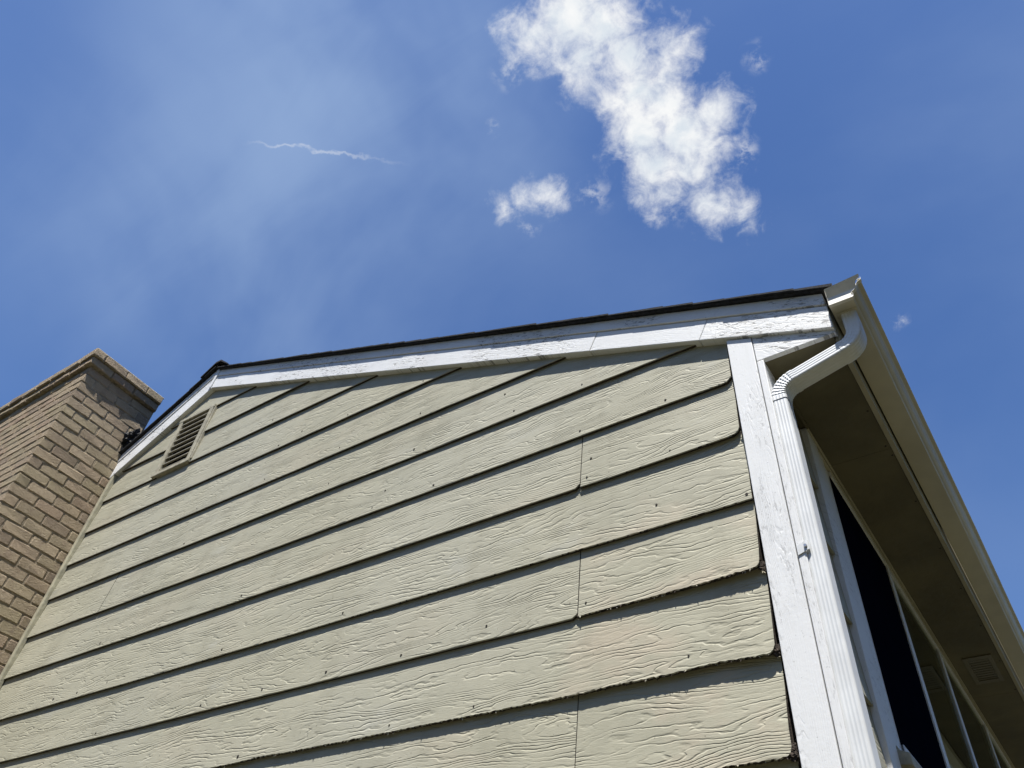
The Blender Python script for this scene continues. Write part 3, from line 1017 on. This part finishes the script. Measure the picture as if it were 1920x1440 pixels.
# casing and windows
cas = empty('window_casing', house)
cas['label'] = 'white casing round the band of windows under the soffit'
ZS, ZH = -1.095, 0.012
sbox('casing_side', 0.100, 0.126, 0.420, 0.538, -1.30, 0.0465, M['trimy'], cas, 0.002)
sbox('casing_side', 0.100, 0.126, 4.440, 4.558, -1.30, 0.0465, M['trimy'], cas, 0.002)
sbox('casing_head', 0.100, 0.125, 0.539, 4.439, ZH + 0.020, 0.0465, M['fascia'], cas, 0.002)
sbox('crown_strip', 0.126, 0.134, 0.419, 4.56, 0.036, 0.0475, M['fascia'], cas, 0.003)
WN = [(0.540, 1.498), (1.502, 2.393), (2.397, 3.448), (3.452, 4.438)]
for wi, (a0, a1) in enumerate(WN):
    w_ = empty('window', house)
    fl = 0.165 if wi == 0 else 0.045
    fr2 = 0.040
    zb = ZS - 0.03
    sbox('frame_side', 0.050, 0.121, a0, a0 + fl * 0.45, zb, ZH + 0.019, M['trimy'], w_, 0.002)
    sbox('sash_side', 0.045, 0.111, a0 + fl * 0.45 + 0.001, a0 + fl, zb, ZH + 0.018, M['trimy'], w_, 0.002)
    sbox('frame_side', 0.050, 0.121, a1 - fr2, a1, zb, ZH + 0.019, M['trimy'], w_, 0.002)
    sbox('frame_head', 0.050, 0.120, a0 + fl + 0.0005, a1 - fr2 - 0.0005, ZH - 0.012, ZH + 0.018, M['trimy'], w_, 0.002)
    sbox('frame_bottom', 0.050, 0.119, a0 + fl + 0.0005, a1 - fr2 - 0.0005, zb, ZS + 0.02, M['trimy'], w_, 0.002)
    if wi == 0:
        w_['label'] = 'window with a dark insect screen next to the downspout'
        sbox('insect_screen', 0.1135, 0.1150, a0 + fl - 0.004, a1 - fr2 + 0.004, ZS, ZH - 0.010, M['screen'], w_)
        sbox('pane', 0.1000, 0.1040, a0 + fl - 0.004, a1 - fr2 + 0.004, ZS, ZH - 0.010, M['glass'], w_)
    else:
        w_['label'] = 'fixed glass window reflecting the soffit'
        sbox('pane', 0.1095, 0.1135, a0 + fl - 0.004, a1 - fr2 + 0.004, ZS, ZH - 0.010, M['glass'], w_)
    V = [(o_ + KS * a, a, z_) for a in (a0 + 0.02, a1 - 0.003) for (o_, z_) in ((0.098, ZS - 0.035), (0.155, ZS - 0.060), (0.155, ZS - 0.095), (0.098, ZS - 0.090))]
    recalc(mesh('sill', V, [(0, 1, 2, 3), (7, 6, 5, 4), (0, 4, 5, 1), (1, 5, 6, 2), (2, 6, 7, 3), (3, 7, 4, 0)], M['ventwood'], w_), 0.002)

# --- soffit, fascia, soffit vent
sof = empty('soffit', house)
sof['label'] = 'flat dark brown soffit under the eave'
AJ = [0.012, 0.700, 3.14, 5.58, LY]
for a, b_ in zip(AJ[:-1], AJ[1:]):
    sbox('soffit_panel', 0.1005, 0.372, a + 0.001, b_ - 0.001, 0.0500, 0.060, M['soffit'], sof, 0.0012)
sbox('cove_strip', 0.127, 0.137, 0.13, 0.418, 0.036, 0.0495, M['soffit'], sof)
for a_ in (0.10, 0.45, 0.66, 0.74, 1.10, 1.50, 1.90, 2.30, 2.70, 3.10):
    for o_ in (0.112, 0.360):
        no = link('nail', nm, sof)
        no.rotation_euler = (math.radians(90), 0, 0)
        no.location = (o_ + KS * a_ + random.uniform(-0.004, 0.004), a_ + random.uniform(-0.02, 0.02), 0.0495 + ZO)
sv = empty('soffit_vent', house)
sv['label'] = 'small louvered vent let into the soffit'
o0, o1, a0, a1 = 0.190, 0.335, 2.615, 2.955
sbox('vent_frame', o0, o0 + 0.022, a0, a1, 0.0440, 0.0497, M['soffit_vent'], sv, 0.0015)
sbox('vent_frame', o1 - 0.022, o1, a0, a1, 0.0440, 0.0497, M['soffit_vent'], sv, 0.0015)
sbox('vent_frame', o0 + 0.0222, o1 - 0.0222, a0, a0 + 0.04, 0.0442, 0.0497, M['soffit_vent'], sv, 0.0015)
sbox('vent_frame', o0 + 0.0222, o1 - 0.0222, a1 - 0.04, a1, 0.0442, 0.0497, M['soffit_vent'], sv, 0.0015)
for j in range(9):
    a = a0 + 0.047 + j * 0.029
    V = [(o_ + KS * y_, y_, z_) for o_ in (o0 + 0.0225, o1 - 0.0225) for (y_, z_) in ((a, 0.0462), (a + 0.0275, 0.0485), (a + 0.0275, 0.0495), (a, 0.0472))]
    recalc(mesh('louver', V, [(0, 1, 2, 3), (7, 6, 5, 4), (0, 4, 5, 1), (1, 5, 6, 2), (2, 6, 7, 3), (3, 7, 4, 0)], M['soffit_vent'], sv))
fa = sbox('fascia', 0.3725, 0.3915, 0.031, LY, 0.043, 0.222, M['fascia'], house, 0.002)
fa['label'] = 'tan fascia board behind the gutter'

# --- gutter
gp = [(0.3995, 0.222), (0.3985, 0.132), (0.4785, 0.1315), (0.4815, 0.1345), (0.4820, 0.1475), (0.4775, 0.1525), (0.4800, 0.1575), (0.4890, 0.1630),
      (0.4975, 0.1710), (0.5010, 0.1800), (0.5025, 0.1890), (0.5085, 0.1970), (0.5195, 0.2020), (0.5225, 0.2045), (0.5225, 0.2130), (0.5185, 0.2140), (0.5120, 0.2110)]
V, F = [], []
na = 22
for i_ in range(na + 1):
    a = -0.060 + (LY + 0.06) * (i_ / na) ** 1.6
    wob = noise.noise((a * 0.9, 3, 3)) * 0.0022
    V += [(o_ + KS * a + wob * (1 if j_ > 2 else 0.3), a, z_ - 0.0015 * a + wob * 0.6) for j_, (o_, z_) in enumerate(gp)]
n = len(gp)
for i_ in range(na):
    for j_ in range(n - 1):
        F.append((i_ * n + j_, i_ * n + j_ + 1, (i_ + 1) * n + j_ + 1, (i_ + 1) * n + j_))
gut = mesh('gutter', V, F, M['gutter'], house, smooth=False)
sm = gut.modifiers.new('shell', 'SOLIDIFY')
sm.thickness = 0.0014
sm.offset = 0
gut['label'] = 'almond ogee rain gutter along the eave'
# end cap, creased across its middle
zc = 0.1735
cap_lo = [(0.3985, 0.132), (0.4785, 0.1315), (0.4820, 0.1345), (0.4820, 0.1475), (0.4775, 0.1525), (0.4800, 0.1575), (0.4890, 0.1630), (0.4970, 0.1705), (0.4985, zc), (0.3990, zc)]
cap_hi = [(0.3990, zc), (0.4985, zc), (0.5010, 0.1800), (0.5025, 0.1890), (0.5085, 0.1970), (0.5195, 0.2020), (0.5225, 0.2045), (0.5225, 0.2130), (0.3995, 0.206)]
V, F = [], []


def capy(z):
    return -0.0625 + 0.003 * (z - 0.1315) / (zc - 0.1315) if z <= zc else -0.0595 - 0.024 * (z - zc) / (0.215 - zc)


for poly in (cap_lo, cap_hi):
    b0 = len(V)
    V += [(o_, capy(z_), z_) for o_, z_ in poly]
    F.append(tuple(range(b0, b0 + len(poly))))
ec = recalc(mesh('end_cap', V, F, M['cap'], gut))
ec['label'] = 'creased white end cap of the gutter'
sm = ec.modifiers.new('shell', 'SOLIDIFY')
sm.thickness = 0.0014
sm.offset = 1
# folded rim of the end cap
rim = [(0.4020, 0.219), (0.3970, 0.131), (0.4795, 0.1300), (0.4835, 0.1335), (0.4835, 0.1480), (0.4792, 0.1527), (0.4814, 0.1565), (0.4900, 0.1618),
       (0.4988, 0.1700), (0.5026, 0.1797), (0.5040, 0.1884), (0.5096, 0.1958), (0.5200, 0.2006), (0.5240, 0.2040), (0.5240, 0.2140)]
V = [(x, y, z) for y in (-0.0645, -0.050) for x, z in rim]
n = len(rim)
rm = mesh('end_rim', V, [(i_, i_ + 1, n + i_ + 1, n + i_) for i_ in range(n - 1)], M['cap'], gut)
sm = rm.modifiers.new('shell', 'SOLIDIFY')
sm.thickness = 0.0012
sm.offset = 0

# --- downspout
HU, HV = 0.0255, 0.0375
YC = -0.006 + HV


def section():
    """ribbed rounded rectangle, u in the plane of the path, v along y"""
    pts = []
    r = 0.010
    corners = [(HU - r, HV - r, 0), (-HU + r, HV - r, 90), (-HU + r, -HV + r, 180), (HU - r, -HV + r, 270)]
    for ci, (cx_, cy_, a0_) in enumerate(corners):
        for t in range(5):
            a = math.radians(a0_ + 90 * t / 4)
            pts.append((cx_ + r * math.cos(a), cy_ + r * math.sin(a)))
        nx = corners[(ci + 1) % 4]
        ax_, ay_ = pts[-1]
        bx_ = nx[0] + r * math.cos(math.radians(nx[2]))
        by_ = nx[1] + r * math.sin(math.radians(nx[2]))
        ln = math.hypot(bx_ - ax_, by_ - ay_)
        nr = max(3, round(ln / 0.0125))
        dx, dy = (bx_ - ax_) / ln, (by_ - ay_) / ln
        px_, py_ = dy, -dx
        steps = nr * 6
        for s_ in range(1, steps):
            f = s_ / steps
            h = 0.0010 * (0.5 - 0.5 * math.cos(2 * math.pi * f * nr)) ** 0.7
            pts.append((ax_ + (bx_ - ax_) * f - px_ * h * 1.0, ay_ + (by_ - ay_) * f - py_ * h * 1.0))
    return pts


SEC = section()
SEC = [(u, v) for u, v in SEC]


def sweep(name, path, parent, scale=1.0, crimp=None):
    """path: (x, z, tangent angle) samples; crimp: function of sample index -> ripple 0..1"""
    V, F = [], []
    n = len(SEC)
    for i_, (x, z, ang) in enumerate(path):
        nx_, nz_ = -math.sin(ang), math.cos(ang)
        k = scale - (crimp(i_) if crimp else 0)
        for (u, v) in SEC:
            V.append((x + nx_ * u * k, YC + v * k, z + nz_ * u * k))
    for i_ in range(len(path) - 1):
        for j_ in range(n):
            F.append((i_ * n + j_, i_ * n + (j_ + 1) % n, (i_ + 1) * n + (j_ + 1) % n, (i_ + 1) * n + j_))
    o = mesh(name, V, F, M['alu'], parent)
    return recalc(o)


def arc(p0, a0, a1, r, n):
    """turn from heading a0 to a1 starting at p0"""
    out = []
    sgn = 1 if a1 > a0 else -1
    cx_ = p0[0] - sgn * r * math.sin(a0)
    cz_ = p0[1] + sgn * r * math.cos(a0)
    for i_ in range(n + 1):
        a = a0 + (a1 - a0) * i_ / n
        out.append((cx_ + sgn * r * math.sin(a), cz_ - sgn * r * math.cos(a), a))
    return out


UPA = math.pi / 2
SLA = math.radians(16)
XV = 0.1455
p_v0, p_v1 = (XV, -3.4), (XV, -0.150)
dsp = sweep('downspout', [(p_v0[0], p_v0[1], UPA), (p_v1[0], p_v1[1] - 0.01, UPA)], house)
dsp['label'] = 'white ribbed downspout beside the corner board'
lo = [(XV, -0.165, UPA)] + arc((XV, -0.148), UPA, SLA, 0.076, 40)
e1 = lo[-1]
lo.append((e1[0] + 0.012 * math.cos(SLA), e1[1] + 0.012 * math.sin(SLA), SLA))
sweep('elbow', lo, dsp, 1.05, lambda i_: 0.05 * (0.5 - 0.5 * math.cos(2 * math.pi * i_ / 5.0)) if 1 < i_ < 41 else 0.0)
XO = 0.4445
hi = arc((0, 0), SLA, UPA, 0.074, 40)
dx, dz = hi[-1][0], hi[-1][1]
st_x = XO - dx
st_z = e1[1] + (st_x - e1[0]) * math.tan(SLA)
hi = [(x + st_x, z + st_z, a) for x, z, a in hi]
sweep('offset_pipe', [(e1[0] + 0.002, e1[1] + 0.0006, SLA), (st_x + 0.006, st_z + 0.0017, SLA)], dsp, 1.0)
hi = [(st_x - 0.012 * math.cos(SLA), st_z - 0.012 * math.sin(SLA), SLA)] + hi + [(XO, 0.140, UPA)]
sweep('elbow', hi, dsp, 1.05, lambda i_: 0.022 * (0.5 - 0.5 * math.cos(2 * math.pi * i_ / 6.0)) if 1 < i_ < 41 else 0.0)
box('outlet_flange', XO - 0.034, XO + 0.033, YC - 0.045, YC + 0.045, 0.1275, 0.1303, M['gutter'], dsp, 0.001)
# strap and screw that hold the pipe to the corner board
zs = -0.775
V, F = [], []
sp_ = [(0.100, -0.0150), (0.1165, -0.0152), (0.1185, -0.0150), (0.1260, -0.0165), (0.1345, -0.0150), (0.1375, -0.0110)]
for zz in (zs - 0.016, zs + 0.016):
    V += [(x, y, zz + (x - 0.10) * 0.35) for x, y in sp_]
n = len(sp_)
F = [(i_, i_ + 1, n + i_ + 1, n + i_) for i_ in range(n - 1)]
st = mesh('strap', V, F, M['alu'], dsp)
sm = st.modifiers.new('shell', 'SOLIDIFY')
sm.thickness = 0.0016
sb = bmesh.new()
bmesh.ops.create_cone(sb, cap_ends=True, segments=10, radius1=0.0052, radius2=0.0040, depth=0.005, matrix=Matrix.Rotation(math.radians(90), 4, 'X'))
sme = bpy.data.meshes.new('screw')
sb.to_mesh(sme)
sb.free()
sme.materials.append(M['steel'])
so = link('screw', sme, dsp)
so.location = (0.1265, -0.0195, zs + 0.008 + ZO)
